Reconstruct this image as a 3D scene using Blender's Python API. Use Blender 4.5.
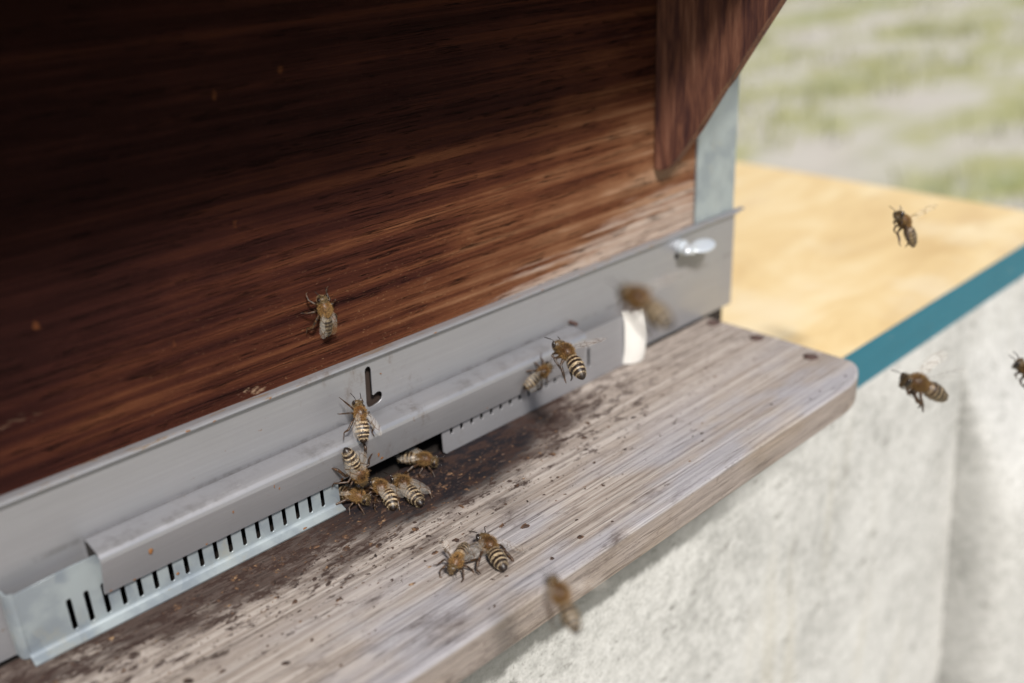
import bpy, bmesh, math, random
from mathutils import Vector, Matrix, Quaternion, noise
random.seed(7)
PI = math.pi
MM = 0.001
for o in list(bpy.data.objects): bpy.data.objects.remove(o)
SC = bpy.context.scene
COL = SC.collection

# ---------------------------------------------------------------- camera
CAMP = Vector((-132.3, -200.0, 144.4))            # millimetres
AX = Vector((1152, -498, 1000)).normalized()      # hive's long axis in lens space (x right, y down, z ahead)
AZ = -Vector((104, 2248, 1000)).normalized()
AY = AZ.cross(AX).normalized()
AZ = AX.cross(AY).normalized()
# rows = world axes; columns of the camera matrix = right, up, backward in world
right = Vector((AX.x, AY.x, AZ.x)); down = Vector((AX.y, AY.y, AZ.y)); fwd = Vector((AX.z, AY.z, AZ.z))
cam = bpy.data.cameras.new('camera'); cobj = bpy.data.objects.new('camera', cam); COL.objects.link(cobj)
m = Matrix((( right.x, -down.x, -fwd.x, CAMP.x*MM), (right.y, -down.y, -fwd.y, CAMP.y*MM),
            (right.z, -down.z, -fwd.z, CAMP.z*MM), (0, 0, 0, 1)))
cobj.matrix_world = m
cam.sensor_width = 36; cam.lens = 36*1000/1024
cam.clip_start = 0.005; cam.clip_end = 400
cam.dof.use_dof = True; cam.dof.focus_distance = 0.252; cam.dof.aperture_fstop = 7.0
cam.dof.aperture_blades = 0
SC.camera = cobj

# ---------------------------------------------------------------- world and sun
SUN = Vector((-0.5, -1.0, 1.12)).normalized()     # towards the sun
W = bpy.data.worlds.new('World'); SC.world = W; W.use_nodes = True
wt = W.node_tree; bg = wt.nodes['Background']
sky = wt.nodes.new('ShaderNodeTexSky'); sky.sky_type = 'NISHITA'; sky.sun_disc = False
sky.sun_elevation = math.asin(SUN.z); sky.sun_rotation = math.atan2(SUN.x, SUN.y)
sky.dust_density = 1.0; sky.air_density = 1.0
wt.links.new(sky.outputs[0], bg.inputs[0]); bg.inputs[1].default_value = 0.065
sl = bpy.data.lights.new('sun', 'SUN'); so = bpy.data.objects.new('sun', sl); COL.objects.link(so)
sl.energy = 4.2; sl.angle = math.radians(8); sl.color = (1, .95, .89)
so.rotation_euler = SUN.to_track_quat('Z', 'Y').to_euler()
SC.view_settings.view_transform = 'Standard'; SC.view_settings.look = 'None'
SC.view_settings.exposure = 0.3; SC.view_settings.gamma = 1
SC.render.engine = 'CYCLES'

# ---------------------------------------------------------------- helpers
def link(o, parent=None):
    COL.objects.link(o)
    if parent: o.parent = parent
    return o
def obj(name, bm, mat, parent=None, smooth=False, scale=MM):
    me = bpy.data.meshes.new(name)
    if scale != 1: bmesh.ops.scale(bm, vec=(scale,)*3, verts=bm.verts)
    bmesh.ops.recalc_face_normals(bm, faces=bm.faces)
    bm.to_mesh(me); bm.free()
    if smooth:
        for p in me.polygons: p.use_smooth = True
    if mat: me.materials.append(mat)
    return link(bpy.data.objects.new(name, me), parent)
def tag(o, label=None, cat=None, group=None, kind=None):
    for k, v in (('label', label), ('category', cat), ('group', group), ('kind', kind)):
        if v: o[k] = v
    return o
def empty(name, loc=(0, 0, 0)):
    o = bpy.data.objects.new(name, None); o.location = Vector(loc)*MM; o.empty_display_size = .01
    return link(o)
def box(bm, x0, x1, y0, y1, z0, z1):
    v = [bm.verts.new(p) for p in ((x0,y0,z0),(x1,y0,z0),(x1,y1,z0),(x0,y1,z0),(x0,y0,z1),(x1,y0,z1),(x1,y1,z1),(x0,y1,z1))]
    for f in ((0,3,2,1),(4,5,6,7),(0,1,5,4),(1,2,6,5),(2,3,7,6),(3,0,4,7)): bm.faces.new([v[i] for i in f])
def bevel(bm, w, seg=2):
    bmesh.ops.bevel(bm, geom=list(bm.edges), offset=w, segments=seg, affect='EDGES', profile=.5)
def extrude_profile(bm, pts, a, b, axis='x', n=1):
    """closed polygon pts (2D) swept along an axis from a to b"""
    def P(p, t):
        if axis == 'x': return (t, p[0], p[1])
        if axis == 'z': return (p[0], p[1], t)
        return (p[0], t, p[1])
    rings = [[bm.verts.new(P(p, a+(b-a)*k/n)) for p in pts] for k in range(n+1)]
    N = len(pts)
    for k in range(n):
        for i in range(N):
            bm.faces.new((rings[k][i], rings[k][(i+1) % N], rings[k+1][(i+1) % N], rings[k+1][i]))
    bm.faces.new(rings[0][::-1]); bm.faces.new(rings[-1])
def sheet_profile(line, th):
    """thickened open polyline -> closed polygon"""
    up, dn = [], []
    for i, p in enumerate(line):
        a = Vector(line[max(i-1, 0)]); b = Vector(line[min(i+1, len(line)-1)])
        d = (b-a).normalized(); n = Vector((-d.y, d.x))*th/2
        up.append((p[0]+n.x, p[1]+n.y)); dn.append((p[0]-n.x, p[1]-n.y))
    return up + dn[::-1]
def holed_plate(outer, holes, th, y, bev=0.0):
    """plate in the xz plane with holes; returns bmesh in millimetres"""
    cu = bpy.data.curves.new('tmp', 'CURVE'); cu.dimensions = '2D'; cu.fill_mode = 'BOTH'
    cu.extrude = th/2; cu.bevel_depth = bev
    for loop in [outer]+holes:
        s = cu.splines.new('POLY'); s.points.add(len(loop)-1); s.use_cyclic_u = True
        for i, (a, b) in enumerate(loop): s.points[i].co = (a, b, 0, 1)
    o = bpy.data.objects.new('tmp', cu); COL.objects.link(o)
    dg = bpy.context.evaluated_depsgraph_get(); dg.update()
    me = bpy.data.meshes.new_from_object(o.evaluated_get(dg))
    bm = bmesh.new(); bm.from_mesh(me)
    bpy.data.objects.remove(o); bpy.data.meshes.remove(me)
    for v in bm.verts: v.co = Vector((v.co.x, y-v.co.z, v.co.y))
    bmesh.ops.remove_doubles(bm, verts=bm.verts, dist=.001)
    return bm
def smooth_by_angle(o, deg):
    me = o.data; bm = bmesh.new(); bm.from_mesh(me)
    for e in bm.edges: e.smooth = len(e.link_faces) == 2 and e.calc_face_angle(9) < math.radians(deg)
    bm.to_mesh(me); bm.free()
    for p in me.polygons: p.use_smooth = True
def capsule(x0, z0, x1, z1, r, n=8):
    a = math.atan2(z1-z0, x1-x0); pts = []
    for (cx, cz, s) in ((x1, z1, -PI/2), (x0, z0, PI/2)):
        for i in range(n+1):
            t = a+s+PI*i/n; pts.append((cx+r*math.cos(t), cz+r*math.sin(t)))
    return pts
def tube(bm, pts, rads, seg=8, cap=True):
    rings = []
    for i, p in enumerate(pts):
        p = Vector(p); a = Vector(pts[max(i-1, 0)]); b = Vector(pts[min(i+1, len(pts)-1)])
        d = (b-a).normalized(); u = d.orthogonal().normalized() if abs(d.z) > .95 else d.cross(Vector((0,0,1))).normalized()
        w = d.cross(u)
        rings.append([bm.verts.new(p+(u*math.cos(2*PI*k/seg)+w*math.sin(2*PI*k/seg))*rads[i]) for k in range(seg)])
    for i in range(len(rings)-1):
        for k in range(seg): bm.faces.new((rings[i][k], rings[i][(k+1) % seg], rings[i+1][(k+1) % seg], rings[i+1][k]))
    if cap: bm.faces.new(rings[0][::-1]); bm.faces.new(rings[-1])
def ball(bm, c, r, seg=16, rot=None):
    res = bmesh.ops.create_uvsphere(bm, u_segments=seg, v_segments=seg//2+2, radius=1)
    R = rot or Matrix.Identity(3)
    for v in res['verts']: v.co = R @ Vector((v.co.x*r[0], v.co.y*r[1], v.co.z*r[2])) + Vector(c)

# ---------------------------------------------------------------- node helper
class NT:
    def __init__(s, name, rough=.6, metal=0.0):
        s.m = bpy.data.materials.new(name); s.m.use_nodes = True; s.t = s.m.node_tree
        s.b = s.t.nodes['Principled BSDF']; s.b.inputs['Roughness'].default_value = rough
        s.b.inputs['Metallic'].default_value = metal
        s.tc = s.t.nodes.new('ShaderNodeTexCoord')
    def l(s, a, b): s.t.links.new(a, b)
    def setin(s, sock, v):
        if hasattr(v, 'is_output'): s.l(v, sock)
        else: sock.default_value = v
    def co(s, sx=1, sy=1, sz=1, loc=(0,0,0), rot=(0,0,0)):          # object coordinates in millimetres times a scale
        n = s.t.nodes.new('ShaderNodeMapping'); n.inputs['Scale'].default_value = (sx*1000, sy*1000, sz*1000)
        n.inputs['Location'].default_value = loc; n.inputs['Rotation'].default_value = rot
        s.l(s.tc.outputs['Object'], n.inputs['Vector']); return n.outputs[0]
    def noise(s, vec, scale=1, detail=6, rough=.55, dist=0):
        n = s.t.nodes.new('ShaderNodeTexNoise'); s.l(vec, n.inputs['Vector'])
        n.inputs['Scale'].default_value = scale; n.inputs['Detail'].default_value = detail
        n.inputs['Roughness'].default_value = rough; n.inputs['Distortion'].default_value = dist
        return n.outputs['Fac']
    def voro(s, vec, scale=1, feature='F1', out='Distance'):
        n = s.t.nodes.new('ShaderNodeTexVoronoi'); n.feature = feature; s.l(vec, n.inputs['Vector']); n.inputs['Scale'].default_value = scale
        return n.outputs[out]
    def ramp(s, fac, stops, interp='LINEAR'):
        n = s.t.nodes.new('ShaderNodeValToRGB'); n.color_ramp.interpolation = interp; s.l(fac, n.inputs[0])
        el = n.color_ramp.elements
        while len(el) < len(stops): el.new(.5)
        for e, (p, c) in zip(el, stops):
            e.position = p; e.color = (c, c, c, 1) if isinstance(c, (int, float)) else (*c, 1)
        return n.outputs[0]
    def mix(s, f, a, b, mode='MIX'):
        n = s.t.nodes.new('ShaderNodeMix'); n.data_type = 'RGBA'; n.blend_type = mode
        s.setin(n.inputs[0], f)
        for sk, v in ((n.inputs[6], a), (n.inputs[7], b)):
            s.setin(sk, (*v, 1) if isinstance(v, tuple) and len(v) == 3 else v)
        return n.outputs[2]
    def math(s, op, a, b=0.0, clamp=False):
        n = s.t.nodes.new('ShaderNodeMath'); n.operation = op; n.use_clamp = clamp
        s.setin(n.inputs[0], a); s.setin(n.inputs[1], b); return n.outputs[0]
    def sep(s, vec):
        n = s.t.nodes.new('ShaderNodeSeparateXYZ'); s.l(vec, n.inputs[0]); return n.outputs
    def mr(s, v, a, b, c=0., d=1., smooth=True):
        n = s.t.nodes.new('ShaderNodeMapRange'); s.l(v, n.inputs[0])
        if smooth: n.interpolation_type = 'SMOOTHSTEP'
        for i, x in enumerate((a, b, c, d)): n.inputs[i+1].default_value = x
        return n.outputs[0]
    def color(s, c): s.setin(s.b.inputs['Base Color'], (*c, 1) if isinstance(c, tuple) else c)
    def rough(s, v): s.setin(s.b.inputs['Roughness'], v)
    def bump(s, h, strength=.5, dist=.2):
        n = s.t.nodes.new('ShaderNodeBump'); s.l(h, n.inputs['Height'])
        n.inputs['Strength'].default_value = strength; n.inputs['Distance'].default_value = dist*MM
        s.l(n.outputs[0], s.b.inputs['Normal'])

# dark stained front wall, worn pale along its lower right edge
def mat_wall():
    n = NT('stained_pine', .55)
    grain = n.noise(n.co(.0035, .3, .30, rot=(0, .012, 0)), 1, 5, .6, .5)
    mid = n.noise(n.co(.011, 1, 1.1, (0, 0, 4), rot=(0, .012, 0)), 1, 5, .65, .3)
    fine = n.noise(n.co(.16, 1, 4.5), 1, 6, .8, .2)
    patch = n.noise(n.co(.014, .1, .035, (3, 0, 1)), 1, 4, .6)
    x, y, z = n.sep(n.co())
    S = lambda v, k: n.math('MULTIPLY', n.math('SUBTRACT', v, .5), k)
    # stain darkens to the left, painting in shade there, and pales towards the bottom
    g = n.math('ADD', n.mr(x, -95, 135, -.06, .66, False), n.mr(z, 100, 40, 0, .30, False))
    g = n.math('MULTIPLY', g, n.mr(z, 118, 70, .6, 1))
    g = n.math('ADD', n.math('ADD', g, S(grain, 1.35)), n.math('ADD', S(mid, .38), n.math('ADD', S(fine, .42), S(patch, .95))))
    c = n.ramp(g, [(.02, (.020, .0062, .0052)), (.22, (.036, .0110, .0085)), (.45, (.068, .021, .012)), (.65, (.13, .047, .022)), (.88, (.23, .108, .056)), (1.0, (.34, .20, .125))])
    # weathered bare wood
    wn = n.noise(n.co(.022, .2, .25, (7, 0, 3)), 1, 6, .65)
    bare = n.math('ADD', n.mr(x, 15, 130, 0, .80), n.mr(z, 62, 38, 0, .76))
    bare = n.math('ADD', bare, n.math('ADD', S(wn, 1.5), S(mid, .9)))
    barem = n.mr(bare, 1.0, 1.4)
    bc = n.ramp(n.math('ADD', n.math('MULTIPLY', fine, .5), n.math('MULTIPLY', mid, .5)), [(.34, (.24, .14, .10)), (.5, (.44, .34, .28)), (.66, (.60, .50, .43))])
    c = n.mix(barem, c, bc)
    # short dark cracks along the grain
    cr = n.noise(n.co(.018, 1, .9, (0, 0, 9)), 1, 4, .55, .3)
    on = n.mr(n.noise(n.co(.07, 1, .16, (5, 0, 2)), 1, 3), .42, .52)
    crm = n.math('MULTIPLY', n.mr(n.math('ABSOLUTE', n.math('SUBTRACT', cr, .5)), .0, .016, 1, 0), on)
    c = n.mix(n.math('MULTIPLY', crm, .85), c, (.008, .004, .0035))
    # propolis drops, scuffs and pollen coloured dust caught in the grain
    wob = n.math('MULTIPLY', n.noise(n.co(.5, .5, .5), 1, 3), .12)
    sp = n.voro(n.co(.085, .1, .06), 1); spn = n.noise(n.co(.02, .1, .02), 1, 2)
    spm = n.math('MULTIPLY', n.mr(n.math('ADD', sp, n.math('MULTIPLY', wob, 1.6)), .17, .11), n.mr(spn, .44, .52))
    c = n.mix(n.math('MULTIPLY', spm, .5), c, (.20, .07, .025))
    ss = n.noise(n.co(1.0, 1, 1.9, (2, 2, 2)), 1, 4, .75)
    low = n.math('MULTIPLY', n.mr(z, 84, 38, .1, 1), n.mr(x, -80, 30, .15, 1))
    ssm = n.math('MULTIPLY', n.mr(ss, .62, .69), low)
    c = n.mix(n.math('MULTIPLY', ssm, .75), c, (.36, .21, .11))
    pa = n.noise(n.co(.06, 1, .16, (8, 2, 6)), 1, 6, .75)
    c = n.mix(n.math('MULTIPLY', n.mr(pa, .62, .70), n.mr(z, 60, 40, 0, .7)), c, (.40, .27, .18))
    n.color(c); n.rough(n.mr(fine, .3, .7, .6, .8))
    n.b.inputs['Specular IOR Level'].default_value = .05
    n.bump(n.math('SUBTRACT', n.math('ADD', fine, n.math('MULTIPLY', mid, .9)), n.math('MULTIPLY', crm, 1.2)), .9, .5)
    return n.m
def mat_bracket():
    n = NT('stained_bracket_wood', .5)
    g = n.noise(n.co(1, .28, .035, rot=(-0.3, 0, 0)), 1, 5, .6, .5); f = n.noise(n.co(1, 1.8, .12, rot=(-.3, 0, 0)), 1, 5, .6)
    n.b.inputs['Specular IOR Level'].default_value = .08
    v = n.math('ADD', n.math('MULTIPLY', g, .7), n.math('MULTIPLY', f, .3))
    c = n.ramp(v, [(.34, (.04, .022, .025)), (.44, (.085, .038, .032)), (.54, (.17, .075, .050)), (.68, (.30, .15, .10))])
    n.color(c); n.bump(v, .7, .5); return n.m
def mat_board():
    n = NT('weathered_grey_wood', .8)
    g = n.noise(n.co(.008, .12, .22, rot=(0, 0, .02)), 1, 4, .55, .5)
    f = n.noise(n.co(.08, 2.8, 3.8), 1, 6, .75, .2)
    big = n.noise(n.co(.02, .05, .05, (4, 4, 0)), 1, 3)
    rings = n.noise(n.co(.005, .8, 1.3, (0, 5, 0)), 1, 2, .5, .15)
    rings = n.mr(rings, .38, .62, .25, .75)
    v = n.math('ADD', n.math('MULTIPLY', g, .24), n.math('ADD', n.math('MULTIPLY', f, .51), n.math('MULTIPLY', rings, .25)))
    c = n.ramp(v, [(.30, (.14, .108, .086)), (.40, (.28, .232, .196)), (.50, (.39, .338, .298)), (.60, (.49, .436, .393)), (.72, (.57, .52, .475))])
    x, y, z = n.sep(n.co())
    c = n.mix(n.math('MULTIPLY', n.mr(big, .42, .6, 0, .5), n.mr(y, -25, -55)), c, (.37, .39, .46), 'MIX')      # bluish silvering
    x, y, z = n.sep(n.co())
    # brown unsilvered front edge
    c = n.mix(n.mr(z, -.4, -1.6, 0, .72), c, n.ramp(f, [(.35, (.14, .10, .075)), (.65, (.36, .29, .235))]))
    # long open grain lines
    ln = n.mr(n.math('ABSOLUTE', n.math('SUBTRACT', n.noise(n.co(.007, .55, .55, (1, 8, 1)), 1, 2, .5, .2), .5)), 0, .012, 1, 0)
    c = n.mix(n.math('MULTIPLY', ln, .55), c, (.09, .07, .06))
    # brown traffic stain along the entrance
    nn = n.noise(n.co(.05, .14, .1, (9, 1, 0)), 1, 6, .7)
    st = n.mr(y, -34, -6)
    xa = n.mr(n.math('ABSOLUTE', n.math('SUBTRACT', x, -5)), 22, 125, .42, 0)
    s1 = n.math('ADD', n.math('ADD', n.math('MULTIPLY', st, .62), xa), n.math('MULTIPLY', n.math('SUBTRACT', nn, .5), 1.5))
    s1 = n.math('MULTIPLY', s1, n.mr(x, 92, 60, .35, 1))
    m1 = n.mr(s1, .40, .80)
    c = n.mix(n.math('MULTIPLY', m1, .9), c, n.ramp(f, [(.35, (.022, .014, .013)), (.65, (.085, .052, .042))]))
    # almost black patch right at the opening
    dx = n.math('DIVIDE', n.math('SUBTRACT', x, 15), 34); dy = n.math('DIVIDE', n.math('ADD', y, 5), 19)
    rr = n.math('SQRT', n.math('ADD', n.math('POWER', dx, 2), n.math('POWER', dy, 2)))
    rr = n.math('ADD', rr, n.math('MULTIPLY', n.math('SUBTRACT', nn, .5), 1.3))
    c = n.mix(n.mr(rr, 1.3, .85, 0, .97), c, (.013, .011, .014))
    # a few dark spots anywhere
    sp = n.noise(n.co(.36, .75, .45, (5, 5, 5)), 1, 8, .78)
    sp2 = n.noise(n.co(.13, .30, .3, (2, 9, 5)), 1, 9, .78)
    c = n.mix(n.math('MULTIPLY', n.mr(n.math('ADD', sp2, n.mr(y, -60, -8, -.09, .05)), .53, .59), n.mr(x, 110, 70, .3, .9)), c, (.045, .026, .021))
    c = n.mix(n.math('MULTIPLY', n.mr(sp, .59, .63), n.mr(y, -62, -20, .35, .9)), c, (.055, .028, .02))
    n.color(c)
    n.b.inputs['Specular IOR Level'].default_value = .15
    n.bump(n.math('SUBTRACT', v, n.math('MULTIPLY', ln, .25)), .9, .6); return n.m
def mat_alu():
    n = NT('dull_aluminium', .48, .55)
    a = n.noise(n.co(.03, .6, 1.2), 1, 6, .6); b = n.noise(n.co(.05, .05, .05), 1, 4)
    c = n.mix(a, (.30, .30, .315), (.38, .38, .40)); c = n.mix(n.mr(b, .4, .7, 0, .35), c, (.30, .29, .30))
    sp = n.noise(n.co(.5, .5, .5), 1, 4, .7); low = n.noise(n.co(.05, .05, .05, (3, 3, 3)), 1, 2)
    c = n.mix(n.math('MULTIPLY', n.mr(sp, .66, .70), n.mr(low, .5, .6, 0, .7)), c, (.22, .13, .06))
    x, y, z = n.sep(n.co()); gr = n.noise(n.co(.12, .12, .07, (8, 1, 5)), 1, 7, .72)
    near = n.mr(n.math('ABSOLUTE', n.math('SUBTRACT', x, 2)), 6, 40, .15, 0)
    c = n.mix(n.mr(n.math('ADD', gr, near), .66, .82, 0, .5), c, (.17, .125, .09))      # bee traffic grime
    jn = n.math('MULTIPLY', n.mr(n.math('ABSOLUTE', n.math('SUBTRACT', z, 20.3)), .2, 1.2, .35, 0), n.mr(gr, .45, .62)); c = n.mix(jn, c, (.12, .11, .10))
    lp = n.math('MULTIPLY', n.mr(z, 35.6, 36.4), n.mr(n.noise(n.co(.09, .5, .5, (1, 1, 6)), 1, 6, .75), .53, .62)); c = n.mix(n.math('MULTIPLY', lp, .6), c, (.30, .19, .09))
    scr = n.noise(n.co(.02, .8, 1.6, (3, 2, 9), (0, .35, 0)), 1, 2, .4); sm = n.math('MULTIPLY', n.mr(n.math('ABSOLUTE', n.math('SUBTRACT', scr, .5)), 0, .004, 1, 0), n.mr(b, .5, .62)); c = n.mix(n.math('MULTIPLY', sm, .35), c, (.62, .62, .63))
    n.color(c); n.rough(n.mr(b, .3, .7, .36, .54)); n.bump(n.math('ADD', n.math('MULTIPLY', a, .25), n.math('MULTIPLY', b, 1.5)), .25, .5); return n.m
def mat_galv():
    n = NT('galvanised_sheet', .42, .45)
    v = n.voro(n.co(.12, .12, .12), 1, out='Color'); b = n.noise(n.co(.09, .09, .09), 1, 5)
    h = n.sep(v)[0]
    c = n.mix(h, (.25, .29, .33), (.33, .37, .395)); c = n.mix(n.mr(b, .40, .60, 0, .6), c, (.42, .47, .475))
    e = n.noise(n.co(.3, .3, .3, (2, 7, 1)), 1, 5, .7)
    c = n.mix(n.mr(e, .64, .72, 0, .6), c, (.33, .27, .15))
    k2 = n.noise(n.co(.06, .06, .05, (4, 4, 2)), 1, 7, .7); c = n.mix(n.mr(k2, .54, .68, 0, .5), c, (.42, .40, .31)); n.color(c); n.rough(n.mr(b, .3, .7, .36, .55)); n.bump(b, .3, .6); return n.m
def mat_simple(name, c, rough=.5, metal=0., var=.25, sc=.5):
    n = NT(name, rough, metal); a = n.noise(n.co(sc, sc, sc), 1, 5)
    n.color(n.mix(a, tuple(k*(1-var) for k in c), tuple(min(1, k*(1+var)) for k in c))); n.bump(a, .25, .1); return n.m
def mat_concrete():
    n = NT('rough_concrete', .9)
    a = n.noise(n.co(.02, .02, .02), 1, 8, .65); b = n.noise(n.co(.26, .26, .26), 1, 6, .72); x, y, z = n.sep(n.co())
    c = n.ramp(n.math('ADD', n.math('MULTIPLY', a, .34), n.math('ADD', n.math('MULTIPLY', b, .42), n.math('MULTIPLY', n.noise(n.co(.9, .9, .9, (2, 2, 7)), 1, 4, .7), .24))), [(.35, (.19, .188, .175)), (.43, (.36, .357, .343)), (.51, (.475, .47, .455)), (.60, (.58, .575, .56))])
    p = n.noise(n.co(.10, .10, .16, (3, 1, 8)), 1, 6, .75)
    c = n.mix(n.mr(p, .60, .65, 0, .8), c, (.17, .165, .15))
    st = n.noise(n.co(.03, .03, .004), 1, 4)
    fp = n.noise(n.co(.8, .8, .8, (6, 1, 8)), 1, 4, .7)
    c = n.mix(n.mr(fp, .59, .64, 0, .65), c, (.22, .215, .20))
    c = n.mix(n.mr(st, .58, .75, 0, .3), c, (.42, .38, .29))
    shade_n = n.noise(n.co(.11, .11, .11, (1, 1, 1)), 1, 5, .7)   # shadow strip below the board's edge, painted into the colour
    shade_m = n.math('MULTIPLY', n.mr(n.math('ADD', z, n.math('MULTIPLY', n.math('SUBTRACT', shade_n, .5), 9)), -45.5, -42), n.mr(x, 165, 60))
    c = n.mix(n.math('MULTIPLY', shade_m, .8), c, (.06, .06, .052))
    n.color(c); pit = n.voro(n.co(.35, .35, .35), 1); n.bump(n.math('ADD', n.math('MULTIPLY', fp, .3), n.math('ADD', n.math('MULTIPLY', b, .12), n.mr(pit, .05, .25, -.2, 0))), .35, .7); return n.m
def mat_yellow():
    n = NT('yellow_coated_panel', .45)
    g = n.noise(n.co(.010, .03, .05), 1, 6, .6, .8); a = n.noise(n.co(.02, .02, .02), 1, 5)
    c = n.ramp(g, [(.3, (.66, .46, .21)), (.5, (.78, .58, .29)), (.7, (.86, .70, .42))])
    c = n.mix(n.mr(a, .5, .7, 0, .45), c, (.84, .73, .52)); b2 = n.noise(n.co(.012, .03, .03, (4, 2, 0)), 1, 4)
    c = n.mix(n.mr(b2, .56, .68, 0, .4), c, (.62, .42, .2))
    n.color(c); n.bump(g, .2, .3); return n.m
def mat_teal():
    n = NT('teal_paint', .5); a = n.noise(n.co(.04, .2, .2), 1, 7, .7); b = n.noise(n.co(.12, .2, .2, (3, 3, 3)), 1, 8, .78)
    c = n.mix(a, (.005, .09, .135), (.012, .15, .215)); c = n.mix(n.mr(b, .64, .68, 0, .8), c, (.42, .36, .26)); n.color(c); n.bump(n.math('ADD', a, b), .4, .4); return n.m
def mat_ground():
    n = NT('dry_grass_soil', .95)
    a = n.noise(n.co(.0016, .0028, .002), 1, 3, .5); b = n.noise(n.co(.004, .009, .006, (3, 3, 0)), 1, 6, .7)
    c = n.ramp(a, [(.36, (.50, .46, .40)), (.48, (.45, .43, .33)), (.56, (.36, .35, .15)), (.66, (.26, .28, .11))])
    c = n.mix(n.mr(b, .42, .66, 0, .6), c, (.52, .49, .43)); n.color(c); n.bump(b, .8, 20); return n.m
def mat_vcol(name, rough=.6, spec=.4, sheen=0):
    n = NT(name, rough); a = n.t.nodes.new('ShaderNodeVertexColor'); a.layer_name = 'Col'
    f = n.noise(n.co(2.5, 2.5, 2.5), 1, 4)
    n.color(n.mix(1.0, a.outputs[0], n.ramp(f, [(.35, .45), (.65, 1.25)]), 'MULTIPLY'))
    n.b.inputs['Specular IOR Level'].default_value = spec; n.bump(f, .4, .12); return n.m
def mat_crumb():
    n = NT('propolis_crumbs', .75); a = n.noise(n.co(.35, .35, .35), 1, 3, .6); f = n.noise(n.co(2, 2, 2), 1, 4)
    c = n.ramp(a, [(.35, (.02, .012, .010)), (.52, (.05, .026, .017)), (.60, (.13, .065, .03)), (.70, (.30, .19, .10))]); n.color(n.mix(n.mr(f, .4, .7, 0, .5), c, (.03, .018, .014))); n.bump(f, .5, .2); return n.m
def mat_wing():
    n = NT('wing_membrane', .25)
    t = n.t.nodes.new('ShaderNodeBsdfTransparent'); mx = n.t.nodes.new('ShaderNodeMixShader')
    v = n.voro(n.co(.3, .6, .4), 1, 'DISTANCE_TO_EDGE')
    n.setin(mx.inputs[0], n.mr(v, .008, .03, .32, .07))
    n.color(n.mix(n.mr(v, .02, .06), (.16, .09, .04), (.72, .66, .58)))
    n.l(t.outputs[0], mx.inputs[1]); n.l(n.b.outputs[0], mx.inputs[2])
    out = n.t.nodes['Material Output']; n.l(mx.outputs[0], out.inputs['Surface']); return n.m

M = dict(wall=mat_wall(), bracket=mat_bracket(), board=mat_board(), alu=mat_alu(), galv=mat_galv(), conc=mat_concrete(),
         yellow=mat_yellow(), ground=mat_ground(),
         teal=mat_teal(),
         rust=mat_simple('rusty_iron', (.085, .05, .042), .8, .2), inner=mat_simple('dark_wood_and_hollow_shade', (.014, .010, .008), .95),  # inner: dark chamber wood, also painted shade inside the hood
         inwood=mat_simple('brown_rim_wood', (.030, .018, .013), .8), white=mat_simple('offwhite_coated_tab', (.72, .70, .66), .35, 0, .06, .2), zinc=mat_simple('bright_zinc', (.62, .66, .70), .42, .45, .08),
         crumb=mat_crumb(), blade=mat_simple('grass_blades', (.30, .30, .14), .8, 0, .5, .004),
         bee=mat_vcol('bee_cuticle', .42, .5), fur=mat_vcol('bee_hair', .8, .2), eye=mat_simple('bee_eye', (.018, .012, .010), .2, 0, .2),
         wing=mat_wing(), roof=mat_simple('roof_sheet', (.3, .3, .3), .5, .5), roofwood=mat_simple('roof_underside_wood', (.08, .045, .03), .8))

# ---------------------------------------------------------------- ground and grass
GZ = -500
bm = bmesh.new(); bmesh.ops.create_grid(bm, x_segments=60, y_segments=60, size=150000)
for v in bm.verts:
    v.co.z = GZ
tag(obj('ground', bm, M['ground']), kind='structure')
bm = bmesh.new(); R = random.Random(3)
for i in range(16000):
    x = R.uniform(600, 7000); y = R.uniform(-200, 4200)
    d = noise.noise(Vector((x/420, y/420, 1)))
    if d < .03 + R.uniform(-.12, .2): continue
    a = R.uniform(0, 2*PI); h = R.uniform(25, 85); w = R.uniform(2, 5); lx = R.gauss(0, 18); ly = R.gauss(0, 18)
    c, s = math.cos(a)*w, math.sin(a)*w
    v = [bm.verts.new(p) for p in ((x-c, y-s, GZ-2), (x+c, y+s, GZ-2), (x+lx*.4+c*.6, y+ly*.4+s*.6, GZ+h*.6), (x+lx, y+ly, GZ+h), (x+lx*.4-c*.6, y+ly*.4-s*.6, GZ+h*.6))]
    bm.faces.new(v)
tag(obj('grass', bm, M['blade']), 'short green and dry grass growing in patches on the ground behind the hive', 'grass', kind='stuff')

# ---------------------------------------------------------------- concrete wall carrying the panel
bm = bmesh.new()
out = [(-700, -44.0), (425, -44), (425, 330), (-700, 330)]
extrude_profile(bm, out, GZ-20, -29.3, 'z', 1)
prof_c = [(0, 0), (.4, -6), (1.2, -14), (3, -21), (7, -26), (16, -30), (34, -33), (70, -35), (300, -36)]
rows = []
for k in range(26):
    z = -46-(GZ*-1+20-46)*(k/25)**1.8; w = min(1, max(0, (-46-z)/95)); w = w*w*(3-2*w)
    x0 = 286+(-46-z)*.17
    rows.append([bm.verts.new((x0+px_*(.25+.75*w), -43.9+py_*w, z)) for px_, py_ in prof_c])
for k in range(25):
    for i in range(len(prof_c)-1): bm.faces.new((rows[k][i], rows[k][i+1], rows[k+1][i+1], rows[k+1][i])).smooth = True
tag(obj('concrete_wall', bm, M['conc']), 'rough pale grey concrete wall with a shallow upright buttress, below the hive and the yellow panel', 'concrete wall')

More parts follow.
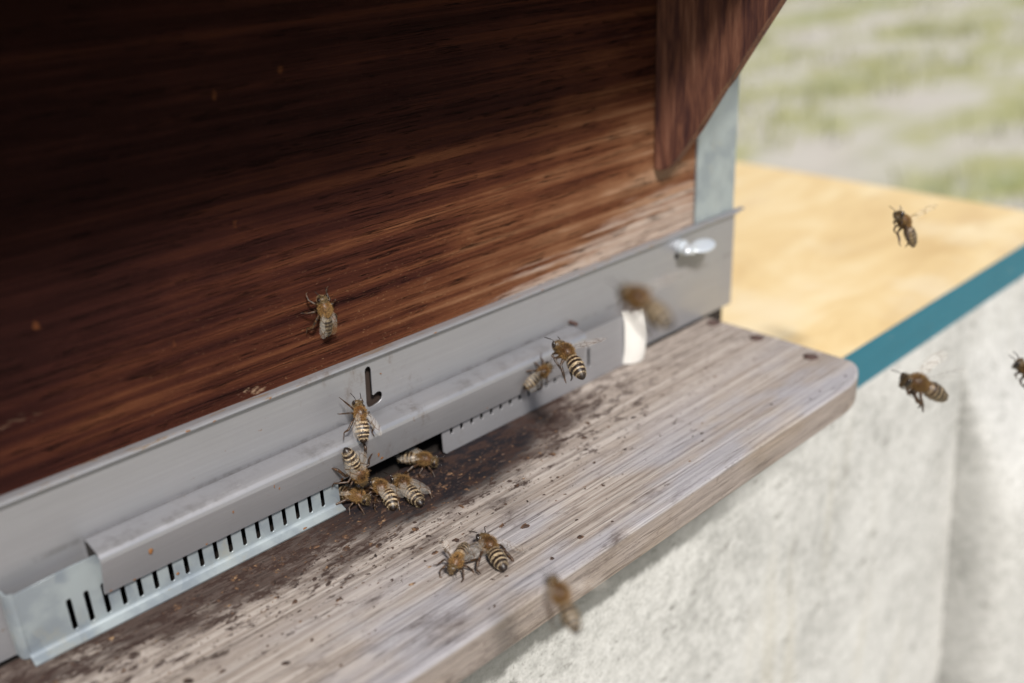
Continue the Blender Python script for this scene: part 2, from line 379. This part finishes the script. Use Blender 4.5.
# ---------------------------------------------------------------- yellow panel with a teal edge
p = empty('shuttering_panel', (176, -44, -29)); ox = Vector((176, -44, -29))
def local(bm, o): bmesh.ops.translate(bm, vec=-o, verts=bm.verts); return bm
bm = bmesh.new(); extrude_profile(bm, [(-650, -43.6), (391, -43.6), (391, 300), (-650, 300)], -29, -12, 'z')
obj('panel_top', local(bm, ox), M['yellow'], p)
bm = bmesh.new(); box(bm, -650, 391.4, -44.6, -43.7, -29.1, -11.9); bevel(bm, .25, 1)
obj('painted_edge', local(bm, ox), M['teal'], p)
tag(p, 'yellow wooden shuttering panel with a teal painted edge lying under the beehive', 'wooden panel')

# ---------------------------------------------------------------- beehive
hive = empty('beehive', (0, 0, 0))
tag(hive, 'dark stained wooden beehive with a grey metal entrance strip and weathered landing board', 'beehive')
XL = -420
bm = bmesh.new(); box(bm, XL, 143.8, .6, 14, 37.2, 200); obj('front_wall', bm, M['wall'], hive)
bm = bmesh.new(); box(bm, 156, 167, 15, 290, 2, 200); obj('side_wall', bm, M['wall'], hive)
bm = bmesh.new(); box(bm, XL, 155, 278, 290, 2, 200); obj('back_wall', bm, M['wall'], hive)
# galvanised corner post
bm = bmesh.new(); extrude_profile(bm, sheet_profile([(144, .2), (166.8, .2), (168, 1.4), (168, 26)], .8), 37.4, 200, 'z')
post = obj('corner_post', bm, M['galv'], hive)
# dark chamber seen through the slots and the entrance
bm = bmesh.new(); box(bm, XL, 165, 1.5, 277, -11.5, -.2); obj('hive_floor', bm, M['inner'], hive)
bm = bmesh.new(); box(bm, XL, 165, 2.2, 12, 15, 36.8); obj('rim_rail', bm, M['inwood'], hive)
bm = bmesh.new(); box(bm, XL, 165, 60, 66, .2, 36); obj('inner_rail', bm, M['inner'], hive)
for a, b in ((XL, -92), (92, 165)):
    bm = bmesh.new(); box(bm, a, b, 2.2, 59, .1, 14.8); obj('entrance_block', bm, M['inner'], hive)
# front strip: sheet with the long entrance, the angled slot and the screw hole cut through
Lhole = [(.75, 32.3), (.95, 33.1), (1.7, 33.6), (2.5, 33.3), (2.85, 32.4), (2.65, 28), (2.4, 25.0), (2.8, 24.9), (3.9, 25.35), (4.7, 25.3), (5.5, 24.6), (5.6, 23.6), (5.2, 22.7), (4.2, 22.1), (2.4, 21.7), (1.2, 21.7), (.45, 22.2), (.2, 23.2), (.4, 26)]
hole = [(133.6+1.1*math.cos(t*PI/6), 28.3+1.3*math.sin(t*PI/6)) for t in range(12)]
hole2 = [(136+.8*math.cos(t*PI/6), 22+.8*math.sin(t*PI/6)) for t in range(0)]
bm = holed_plate([(XL, .2), (-90, .2), (-90, 14), (90, 14), (90, .2), (168, .2), (168, 36.6), (XL, 36.6)], [Lhole, hole], .6, .1)
strip = obj('front_strip', bm, M['alu'], hive)
bm = bmesh.new()
prof = sheet_profile([(.9, 37.0), (-1.1, 36.75), (-1.5, 36.55), (-1.6, 36.2), (-1.4, 35.9)], .35)
extrude_profile(bm, prof, XL, 168.5, 'x')
extrude_profile(bm, sheet_profile([(.3, 36.8), (-1.3, 36.5)], .4), 168.52, 172.4, 'x')
obj('folded_lip', bm, M['alu'], strip, False)
# hood
bm = bmesh.new()
line = [(-.45, 15), (-.5, 18.4), (-.7, 19.5), (-1.2, 20.3), (-2.0, 20.75), (-3.0, 20.9), (-6.8, 20.3), (-7.7, 20.0), (-8.4, 19.4), (-8.75, 18.6), (-8.7, 17.8), (-6.1, 8.7)]
extrude_profile(bm, sheet_profile(line, .55), -77, 77.5, 'x')
hood = obj('entrance_hood', bm, M['alu'], hive)
bm = bmesh.new(); bm.from_mesh(hood.data); bmesh.ops.bevel(bm, geom=[e for e in bm.edges if e.calc_face_angle(0) > .12 and e.calc_face_angle(0) < 1.2], offset=.25*MM, segments=2, affect='EDGES'); bm.to_mesh(hood.data); bm.free(); smooth_by_angle(hood, 35)
bm = bmesh.new(); extrude_profile(bm, [(-.95, 15), (-.95, 19.2), (-1.8, 20.1), (-3, 20.4), (-6.6, 19.8), (-7.6, 19.2), (-7.6, 18.9), (-4.3, 18.9), (-4.3, 15)], -76.8, 77, 'x'); obj('hollow_shade_fill', bm, M['inner'], hood)  # near-black solid added to stand in for shade in the hood's hollow
# left galvanised guard
def rect(x0, x1, z0, z1, r=.45):
    return capsule((x0+x1)/2, z0+(x1-x0)/2, (x0+x1)/2, z1-(x1-x0)/2, (x1-x0)/2, 5)
slots = [rect(-84.7+3.8*i, -83.5+3.8*i, 2.6, 10.8) for i in range(18)]
gl = holed_plate([(-94, 2.0), (-14.5, 2.0), (-14.5, 18.6), (-84, 18.0), (-94, 17.3)], slots, .5, -4.7)
# bottom fold and end fold joined to the same sheet
extrude_profile(gl, sheet_profile([(-4.7, 2.05), (-4.9, 1.6), (-5.4, 1.15), (-7.4, .4)], .5), -94.2, -14.6, 'x')
for (pts_, z0, z1) in (([(-94.0, -4.7), (-94.9, -4.45), (-95.4, -3.8), (-95.6, -1.4)], 1.2, 17.6),):
    extrude_profile(gl, sheet_profile(pts_, .5), z0, z1, 'z')
gl.verts.ensure_lookup_table()
gL = obj('entrance_guard', gl, M['galv'], hive); gL['label'] = 'galvanised slotted slide with a folded lower edge, left of the opening'
# right aluminium guard
slots = [rect(23.9+3.88*i, 25.1+3.88*i, 5.6, 12.5) for i in range(16)]
gr = holed_plate([(21, 1.2), (22, .3), (101.2, .3), (101.2, 18.2), (21, 18.2)], slots, .5, -4.7)
arc = [(101.2, -4.7), (102.6, -5.0), (104.4, -6.1), (105.8, -7.8), (106.4, -9.6)]
gR = obj('entrance_guard', gr, M['alu'], hive); gR['label'] = 'dull aluminium slotted slide with a curled bright end, right of the opening'
tb = bmesh.new()
for k_ in range(9):
    pass
prof_ = sheet_profile([(100.2, -5.2), (101.0, -6.4), (102.4, -7.4), (104.2, -8.0), (106.2, -8.1), (107.8, -7.5)], .9)
extrude_profile(tb, prof_, .6, 19.4, 'z', 10)
for v in tb.verts:
    q = abs(v.co.z-10)/9.4; v.co.y += .8*q**3; v.co.x -= .3*q**4
tabo = obj('end_tab', tb, M['white'], gR); smooth_by_angle(tabo, 40)
# dark stop pin at the hood's right end
bm = bmesh.new(); tube(bm, [(79.2, -.2, 21.2), (79.2, -3.2, 21.2)], [.7, .7], 10); obj('stop_pin', bm, M['rust'], hive)
# wing screw
bm = bmesh.new(); tube(bm, [(135.2, .2, 31.4), (135.2, -2.2, 31.4), (135.2, -2.25, 31.4), (135.2, -6.5, 31.4)], [2.6, 2.6, 1.7, 1.5], 16)
ws = obj('wing_screw', bm, M['zinc'], hive, False)
bm = bmesh.new(); ball(bm, (141.2, -5.8, 31.4), (6.2, 3.2, .9), 24, Matrix.Rotation(.45, 3, 'X')); ball(bm, (133.4, -5.4, 31.5), (2.6, 1.8, 1.6), 16)
obj('wing', bm, M['zinc'], ws, True)
bm = bmesh.new(); tube(bm, [(134.3, .1, 27.8), (134.3, -1.2, 27.4)], [1.5, 1.3], 10)
# landing board
def board_outline():
    pts = [(XL, -1.0), (XL, -67.5)]
    for i in range(9):
        t = i/8*PI/2; pts.append((132+20*math.sin(t), -57.5-10*math.cos(t)))
    pts += [(152.6, -30), (152.2, -1.0)]
    return pts
bm = bmesh.new(); o_ = board_outline()[::-1]
bot = [bm.verts.new((x, y, -10.3)) for x, y in o_]; top = [bm.verts.new((x, y, 0)) for x, y in o_]
bm.faces.new(bot[::-1]); tf = bm.faces.new(top)
for i in range(len(o_)):
    j = (i+1) % len(o_); bm.faces.new((bot[i], bot[j], top[j], top[i]))
bmesh.ops.recalc_face_normals(bm, faces=bm.faces)
bmesh.ops.bevel(bm, geom=[e for e in bm.edges if abs(e.verts[0].co.z-e.verts[1].co.z) < .01], offset=.9, segments=3, affect='EDGES', profile=.5)
lb = obj('landing_board', bm, M['board'], hive)
for (x, y) in ((148.6, -6.3), (147.2, -25.5), (145.6, -47.6)):
    bm = bmesh.new(); tube(bm, [(x, y, -1), (x, y, .35), (x+.1, y, .75)], [2.5, 2.5, 1.7], 14); obj('nail', bm, M['rust'], lb)
# bracket: triangular side cheek holding the roof
bm = bmesh.new()
cheek = [(0.4, 61.5), (-2.2, 61.2), (-4.8, 62.3), (-8.0, 65.4), (-13.7, 72.9), (-15.4, 76.0), (-18.4, 79.7), (-24.3, 88.9), (-26.9, 92.0), (-30.6, 97.6), (-42.6, 115.4), (-72.5, 160), (0.4, 160)]
extrude_profile(bm, cheek, 121, 125, 'x'); bevel(bm, .5, 2)
obj('roof_bracket', bm, M['bracket'], hive)
# roof
bm = bmesh.new(); box(bm, XL-20, 121, -46.5, .5, 136, 142); box(bm, XL-20, 190, -67, 310, 161, 171); bmesh.ops.recalc_face_normals(bm, faces=bm.faces); rf = obj('roof', bm, M['roofwood'], hive)
bm = bmesh.new(); extrude_profile(bm, sheet_profile([(-69, 157), (-69, 202), (312, 202), (312, 165)], 1), XL-22, 192, 'x'); obj('roof_cover', bm, M['roof'], rf)

DROPS = [(-66.0, -8.3, 15.4, .55, .95), (-45.4, -8.2, 15.6, .28, .7), (-34.3, -8.75, 17.6, .12, .8), (-32.9, -8.4, 16.2, .2, .5),
         (-75.6, -6.3, 9.1, .7, .45), (-70.2, -6.3, 9.0, .5, .45), (-52.5, -6.4, 9.2, .35, .3), (-2.5, -7.2, 12.4, .35, 1.5), (-1.2, -6.6, 10.0, .7, .6),
         (-14, -6.4, 9.1, .5, .4), (-19.5, -7.0, 12.0, .25, .3), (5.6, -.45, 30.2, .18, .18), (30.5, -8.0, 15.6, .15, .25), (37, -6.5, 9.6, .4, .25), (52, -6.5, 9.6, .3, .2),
         (-43.0, -1.6, 36.2, .6, .2), (-49.6, -1.6, 36.3, .9, .22), (-28, -1.6, 36.3, .5, .2), (24, -1.6, 36.3, .8, .2), (66, -1.6, 36.3, .7, .2), (-60, -5.2, 4.2, .4, .3), (-27, -7.2, .9, .6, .2)]
bm = bmesh.new(); R = random.Random(5)
def drop(x, y, z, a, b):
    ball(bm, (x, y, z), (a, .22, b), 10); bm.verts.ensure_lookup_table()
    for v in bm.verts[-(10*6+2):]: v.co += Vector((R.gauss(0, .05), 0, R.gauss(0, .06)))
for q in DROPS: drop(*q)
ps = obj('propolis_drops', bm, mat_simple('orange_propolis', (.24, .105, .035), .45, 0, .45, .9), hive, True); ps['kind'] = 'stuff'
# ---------------------------------------------------------------- crumbs and flakes on the board
bm = bmesh.new(); R = random.Random(11)
def flake(x, y, z, s, nrm='z'):
    n = R.randint(6, 11); a0 = R.uniform(-.5, .5) if R.random() < .6 else R.uniform(0, PI); el = R.uniform(.3, .9); h = s*R.uniform(.12, .4)
    ring, topv = [], []
    for i in range(n):
        t = a0+2*PI*i/n; r = s*R.uniform(.45, 1.25); u = r*math.cos(t); w = r*math.sin(t)*el
        ang = a0; uu = u*math.cos(ang)-w*math.sin(ang); ww = u*math.sin(ang)+w*math.cos(ang)
        if nrm == 'z': ring.append(bm.verts.new((x+uu, y+ww, z))); topv.append(bm.verts.new((x+uu*.7, y+ww*.7, z+h*R.uniform(.7, 1.2))))
        else: ring.append(bm.verts.new((x+uu, y, z+ww))); topv.append(bm.verts.new((x+uu*.7, y-h*.6, z+ww*.7)))
    for i in range(n):
        j = (i+1) % n; bm.faces.new((ring[i], ring[j], topv[j], topv[i]))
    bm.faces.new(topv)
for i in range(1900):
    x = R.gauss(-12, 48); y = -4-abs(R.gauss(0, 17)); s = min(1.1, .17*math.exp(abs(R.gauss(0, .8))))
    if y < -64 or x > 145 or x < -120 or y > -9.5 and not (-12 < x < 19): continue
    flake(x, y, .02, s)
for i in range(60):
    flake(R.uniform(-60, 140), R.uniform(-64, -12), .02, R.uniform(.2, .75))
for (x, y, s) in ((-31, -24, 1.3), (-37, -36, 1.0), (-22, -44, .8), (12, -47, 1.3), (-44, -20, 1.1), (7, -61, .8), (-18, -26, 1.1)): flake(x, y, .02, s)
tag(obj('debris', bm, M['crumb']), 'brown crumbs of propolis and dirt scattered on the landing board', 'debris', kind='stuff')

# ---------------------------------------------------------------- bees
def lerp(a, b, t): return a+(b-a)*t
def build_bee(pose, seed, bend=.0, side=0.0, amber=.5, pale=1.0, lw=None, fat=.88):
    """one bee in millimetres, looking along +x, back up +z, feet at z = -3.1"""
    R = random.Random(seed); fat = fat*R.uniform(.88, 1.08); tone = R.uniform(.72, 1.12); fuzz = R.uniform(.6, 1.3)
    root = empty('honey_bee')
    # abdomen spine
    spine = []
    N = 22; L = 7.4; ang = -.16; yaw = 0; p = Vector((-1.7, 0, -.1))
    for i in range(N):
        t = i/(N-1)
        spine.append((p.copy(), t)); st = L/(N-1)
        d = Vector((-math.cos(ang)*math.cos(yaw), -math.sin(yaw), math.sin(ang)))
        p = p+d*st; ang -= bend*1.0/(N-1)*(.4+t); yaw += side/(N-1)
    def arad(t):
        base = (math.sin(min(1, (t+.07)/.42)*PI/2)**.8)*2.12 if t < .35 else 2.12*max(.0, 1-((t-.35)/.66)**2.3)**.62
        seg = (t*6.2) % 1
        return max(.25, base*fat*(1+.05*seg))
    bm = bmesh.new()
    pts = [s[0] for s in spine]; rr = [arad(s[1]) for s in spine]
    tube(bm, pts, rr, 18)
    for v in bm.verts: pass
    ball(bm, (0, 0, .1), (2.15, 1.72, 1.68), 20)
    ball(bm, (.9, 0, .0), (1.4, 1.5, 1.35), 16)
    hrot = Matrix.Rotation(.35+R.uniform(-.1, .2), 3, 'Y')
    hc = Vector((3.05, R.uniform(-.15, .15), -.45))
    ball(bm, hc, (.95, 1.65, 1.45), 18, hrot)
    ball(bm, hc+Vector((.45, 0, -1.1)), (.45, .7, .75), 12)           # clypeus and jaws
    tube(bm, [(1.9, 0, -.1), (2.6, 0, -.3)], [.8, .8], 10)
    tube(bm, [(-1.2, 0, -.1), (-2.1, 0, -.15)], [.9, .8], 10)
    # legs
    legs = []
    fly = pose == 'fly'
    for sgn in (-1, 1):
        for k in range(3):
            j = lambda a: R.uniform(-a, a)
            if not fly:
                co = [((1.3, .9, -1.2), (2.2, 2.4, -.7), (3.5, 3.1, -1.9), (4.7, 3.4, -3.0), (5.4, 3.5, -3.08)),
                      ((.1, 1.1, -1.3), (.2, 3.1, -.5), (.3, 4.7, -1.7), (.2, 5.5, -3.0), (.3, 6.3, -3.08)),
                      ((-1.1, 1.0, -1.3), (-2.4, 2.9, -.5), (-4.2, 4.3, -1.3), (-5.5, 4.7, -3.0), (-6.4, 5.0, -3.08))][k]
                jt = (0, .35, .6, .7, .8)
            else:
                co = [((1.3, .8, -1.2), (2.2, 1.5, -2.0), (2.0, 1.5, -2.5), (1.3, 1.3, -2.8), (.8, 1.2, -2.9)),
                      ((.1, .9, -1.4), (.5, 2.0, -2.5), (-.5, 1.8, -3.1), (-1.4, 1.5, -3.5), (-2.0, 1.4, -3.7)),
                      ((-1.1, .9, -1.4), (-1.6, 1.7, -2.7), (-3.0, 1.4, -3.9), (-4.2, 1.1, -5.0), (-5.0, 1.0, -5.6))][k]
                jt = (0, .3, .4, .5, .6)
            c2 = []
            for q, (a, b, c) in enumerate(co):
                dz = 0 if (q >= 3 and not fly) else j(jt[q])*.5
                c2.append(Vector((a+j(jt[q]), sgn*(b+j(jt[q])), c+dz)))
            rad = [.36, .30, .26, .17, .12] if k < 2 else [.40, .34, .38, .22, .13]
            # subdivide so joints stay round
            P, Q = [], []
            for q in range(4):
                for s in range(3): P.append(c2[q].lerp(c2[q+1], s/3)); Q.append(lerp(rad[q], rad[q+1], s/3)*(1.12 if s == 1 else 1))
            P.append(c2[4]); Q.append(rad[4])
            tube(bm, P, Q, 8); legs.append(c2)
    me = bpy.data.meshes.new('b'); bm.to_mesh(me); bm.free()
    tmp = bpy.data.objects.new('tmp', me); COL.objects.link(tmp)
    md = tmp.modifiers.new('r', 'REMESH'); md.mode = 'VOXEL'; md.voxel_size = .13; md.use_smooth_shade = True
    ms = tmp.modifiers.new('s', 'SMOOTH'); ms.factor = .5; ms.iterations = 2
    dg = bpy.context.evaluated_depsgraph_get(); dg.update()
    body = bpy.data.meshes.new_from_object(tmp.evaluated_get(dg)); bpy.data.objects.remove(tmp)
    body.name = 'body'
    # colouring by anatomy
    dark = Vector((.012, .007, .005)); amb = Vector((.16, .070, .022))*tone; cream = Vector((.56, .43, .27))*pale*tone; tan = Vector((.42, .26, .10))
    def colour(p):
        best, bt = 1e9, 0
        for q, t in spine:
            d = (p-q).length_squared
            if d < best: best, bt = d, t
        nz = noise.noise(p*1.7+Vector((seed, 0, 0)))
        hd = ((p-hc).length)
        if p.x > 2.1 and hd < 2.1:
            return ('head', dark.lerp(tan*.6, .35+.4*nz if p.z > hc.z-.9 else .25))
        if ((p.x/2.5)**2+(p.y/2.2)**2+((p.z-.15)/2.1)**2) < 1.02:
            disk = math.exp(-((p.x+.1)**2+p.y**2)/1.2) if p.z > 1 else 0
            return ('thorax', (amb*.75).lerp(dark, min(1, disk*.9)) if p.z > -.6 else dark.lerp(tan, .35))
        if math.sqrt(best) < arad(bt)*1.22+.1:
            seg = bt*6.1+.15; fr = seg % 1; k = int(seg)
            if bt > .93: return ('tip', dark)
            jag = .10*noise.noise(p*4+Vector((seed, 3, 0)))
            m = 1 if fr < .36+jag else (0 if fr < .93 else .3)
            m *= 1 if k < 5 else .6
            pl = cream.lerp(amb, amber*max(0, 1-bt*2.0))
            dk = dark.lerp(amb, amber*.9 if k < 1 else (amber*.4 if k < 2 else .06))
            if p.z < spine[int(bt*(N-1))][0].z-.9*arad(bt)*.6: dk = dk.lerp(tan, .3)
            return ('abd_pale' if m > .5 else 'abd', dk.lerp(pl, m*(.85+.3*nz)))
        return ('leg', dark.lerp(Vector((.13, .06, .022)), .3+.5*nz))
    attr = body.color_attributes.new('Col', 'FLOAT_COLOR', 'POINT'); reg = []
    for i, v in enumerate(body.vertices):
        r, c = colour(v.co); reg.append(r); attr.data[i].color = (max(0, c.x), max(0, c.y), max(0, c.z), 1)
    # hair: thin curved spikes rooted in the skin
    fb = bmesh.new(); cl = fb.verts.layers.float_color.new('Col')
    nv = len(body.vertices); wts = {'thorax': .42, 'head': .2, 'abd_pale': .18, 'abd': .05, 'tip': .0, 'leg': .02}
    ln = {'thorax': 1.0, 'head': .65, 'abd_pale': .55, 'abd': .4, 'leg': .45, 'tip': .2}
    for i, v in enumerate(body.vertices):
        if R.random() > wts[reg[i]]*fuzz: continue
        nn = v.normal; d = (nn+Vector((-.55, 0, 0))+Vector((R.uniform(-.45, .45), R.uniform(-.45, .45), R.uniform(-.45, .45)))).normalized()
        l = ln[reg[i]]*R.uniform(.5, 1.05); w = d.cross(nn)
        if w.length < .01: w = d.orthogonal()
        w = w.normalized()*.04; w2 = d.cross(w).normalized()*.04
        base = v.co-nn*.08
        col = {'thorax': Vector((.33, .19, .07)), 'head': Vector((.24, .17, .09)), 'abd_pale': cream*1.0, 'abd': tan*.6, 'leg': tan*.5, 'tip': dark}[reg[i]]*R.uniform(.45, 1.25)*tone
        a = [fb.verts.new(base+w), fb.verts.new(base-w*.5+w2), fb.verts.new(base-w*.5-w2), fb.verts.new(base+d*l)]
        for q in a: q[cl] = (col.x, col.y, col.z, 1)
        for f in ((0, 1, 3), (1, 2, 3), (2, 0, 3)): fb.faces.new([a[q] for q in f])
    body.transform(Matrix.Scale(MM, 4)); body.materials.clear(); body.materials.append(M['bee'])
    for pgn in body.polygons: pgn.use_smooth = True
    bo = link(bpy.data.objects.new('body', body), root)
    obj('body_hair', fb, M['fur'], root)
    for sgn in (-1, 1):
        b = bmesh.new(); ball(b, hc+hrot @ Vector((.12, sgn*1.28, .12)), (.68, .50, 1.12), 14, hrot @ Matrix.Rotation(sgn*-.25, 3, 'X'))
        obj('eye', b, M['eye'], root, True)
        b = bmesh.new(); a0 = hc+Vector((.85, sgn*.35, .15)); a1 = a0+Vector((.7, sgn*.8, .75)); dd = Vector((1.5, sgn*R.uniform(.3, 1.1), R.uniform(-.6, .5)))
        tube(b, [a0, a0.lerp(a1, .5), a1, a1+dd*.5, a1+dd*1.1], [.10, .09, .12, .12, .09], 7); obj('antenna', b, M['eye'], root, True)
    # wings
    for sgn in (-1, 1):
        for kk, (ln_, wd, ax, an) in enumerate(((9.2, 3.1, .6, 0), (6.4, 2.0, -.6, .16))):
            if lw: sp, up = lw; sp += R.uniform(-.1, .1)
            elif fly: sp, up = 1.25, .45
            else: sp, up = .08+R.uniform(-.05, .08), .12
            outl = [(0, .0), (.12, .20), (.35, .36), (.62, .5), (.85, .48), (.97, .3), (1.0, .05), (.93, -.22), (.75, -.44), (.5, -.46), (.25, -.28), (.1, -.12)]
            b = bmesh.new(); a_ = sp+an+(.12 if kk and fly else 0)
            O = Vector((ax, sgn*1.1, 1.2-.25*kk)); D = Vector((-math.cos(a_)*math.cos(up), sgn*math.sin(a_)*math.cos(up), math.sin(up)-(.17 if not fly else 0)))
            S = D.cross(Vector((0, 0, 1))).normalized()*sgn
            Nn = D.cross(S).normalized()
            th = .03
            vt, vb = [], []
            for (u, w) in outl:
                q = O+D*u*ln_+S*(-w*wd) + Nn*(.25*math.sin(u*7)*abs(w))
                vt.append(b.verts.new(q+Nn*th/2)); vb.append(b.verts.new(q-Nn*th/2))
            b.faces.new(vt); b.faces.new(vb[::-1]); n_ = len(outl)
            for i in range(n_): b.faces.new((vt[i], vb[i], vb[(i+1) % n_], vt[(i+1) % n_]))
            obj('wing', b, M['wing'], root)
    return root
FC = 1000.0
def ray(u, v): return right*((u-512)/FC)+down*((v-341.5)/FC)+fwd
def place(b, c, head, up, s=1.0, off=2.6):
    """c = centre of the body (mm), head = direction, up = back direction"""
    h = Vector(head).normalized(); u = Vector(up); u = (u-h*u.dot(h)).normalized(); y = u.cross(h)
    Rm = Matrix(((h.x, y.x, u.x), (h.y, y.y, u.y), (h.z, y.z, u.z)))
    o = Vector(c)+h*off*s                         # body centre lies behind the thorax
    b.rotation_mode = 'QUATERNION'; b.rotation_quaternion = Rm.to_quaternion(); b.location = o*MM; b.scale = (s, s, s)
BEES = [
    ('blurred grey brown bee climbing the dark wooden wall above the metal strip', 'sit', (-10.61, -3.4, 52.3), (-0.054, 0.0, 0.999), (0, -1, 0), 0.86, {'seed': 1, 'amber': 0.1, 'pale': 0.3, 'lw': (0.1, 0.04)}, 'bees on the hive front and landing board'),
    ('slender bee climbing over the hood just below the angled slot, wings spread', 'sit', (-7.95, -9.55, 24.62), (0.287, 0.59, 0.755), (0.15, -1, 0.5), 0.86, {'seed': 2, 'amber': 0.5, 'pale': 1.0, 'lw': (0.42, 0.12)}, 'bees on the hive front and landing board'),
    ('bee hanging head down on the lower hood edge above the other bees', 'sit', (-12.01, -10.85, 13.32), (0.348, 0.19, -0.918), (-0.2, -1, 0.35), 1.063, {'seed': 3, 'amber': 0.5, 'bend': 0.3}, 'bees on the hive front and landing board'),
    ('bee facing right in the dark entrance opening, beside the aluminium slide', 'sit', (11.01, -5.18, 3.95), (0.545, -0.834, -0.086), (0, -0.45, 1), 0.949, {'seed': 4, 'amber': 0.4, 'side': 0.1}, 'bees on the hive front and landing board'),
    ('bee facing right, half under the hood at the end of the galvanised slide', 'sit', (-11.34, -5.28, 3.1), (0.273, -0.962, -0.016), (0, -0.3, 1), 0.92, {'seed': 5, 'amber': 0.9, 'pale': 0.7}, 'bees on the hive front and landing board'),
    ('curled bee on the board, left of the pair with rear ends towards the camera', 'sit', (-4.24, -11.48, 2.9), (0.088, 0.993, 0.077), (0.1, -0.1, 1), 0.975, {'seed': 6, 'amber': 0.7, 'bend': 0.5, 'side': -0.4}, 'bees on the hive front and landing board'),
    ('long striped bee at the opening, right of the pair with rear ends towards the camera', 'sit', (0.39, -15.27, 3.2), (0.186, 0.983, 0.0), (0, -0.1, 1), 1.12, {'seed': 7, 'amber': 0.4, 'pale': 1.1}, 'bees on the hive front and landing board'),
    ('bee on the board with its head down towards the camera and legs spread', 'sit', (-9.69, -46.95, 3.1), (-0.866, -0.496, -0.062), (0, -0.2, 1), 0.86, {'seed': 8, 'amber': 0.4, 'pale': 0.6, 'lw': (0.75, 0.2)}, 'bees on the hive front and landing board'),
    ('bee on open board with striped rear to lower right and one wing out', 'sit', (-2.96, -51.56, 3.1), (0.291, 0.957, 0.014), (0.3, 0, 1), 1.041, {'seed': 9, 'amber': 0.5, 'lw': (0.85, 0.1)}, 'bees on the hive front and landing board'),
    ('sharp bee hovering before the right end of the hood, clear wings raised', 'fly', (44.19, -33.75, 31.37), (0.234, 0.937, 0.26), (0.25, 0.1, 1), 1.12, {'seed': 10, 'amber': 0.4, 'bend': 0.25, 'lw': (0.9, 0.6)}, 'bees in flight'),
    ('pale bee clinging to the front of the hood above the small dark teeth', 'sit', (53.74, -11.0, 14.81), (0.89, -0.088, 0.448), (-0.1, -1, 0.3), 0.86, {'seed': 11, 'amber': 0.3, 'pale': 1.1}, 'bees on the hive front and landing board'),
    ('large very blurred bee flying in front of the metal strip near the wing screw', 'fly', (-19.48, -110.12, 86.25), (0.122, 0.979, 0.163), (0.1, -0.5, 1), 0.899, {'seed': 12, 'amber': 0.6, 'lw': (1.2, 0.5)}, 'bees in flight'),
    ('blurred bee flying over the front edge of the board above the concrete', 'fly', (-31.89, -102.84, 32.38), (0.238, 0.874, 0.424), (0.2, -0.9, 0.7), 0.86, {'seed': 13, 'amber': 0.4, 'pale': 0.7}, 'bees in flight'),
    ('small dark bee flying before the yellow panel with legs hanging', 'fly', (153.38, -71.71, 47.8), (-0.524, 0.308, 0.794), (0.5, 0.2, 1), 1.01, {'seed': 14, 'amber': 0.2, 'pale': 0.6, 'bend': 0.5, 'lw': (1.1, 0.9)}, 'bees in flight'),
    ('bee flying to the left before the pale concrete below the teal edge', 'fly', (61.89, -121.23, 45.05), (-0.742, 0.506, 0.439), (0.05, -0.1, 1), 0.986, {'seed': 15, 'amber': 0.6, 'pale': 0.8, 'lw': (0.5, 0.8), 'fat': 0.8}, 'bees in flight'),
    ('bee flying at the right edge of the photo, partly cut off', 'fly', (75.63, -138.66, 47.31), (-0.0, 0.874, 0.486), (0, 0, 1), 0.86, {'seed': 16, 'amber': 0.9}, 'bees in flight'),
]
for (lab, pose, c, h, u, s, kw, grp) in BEES:
    b = build_bee(pose, **kw); place(b, c, h, u, s); tag(b, lab, 'bee', grp)
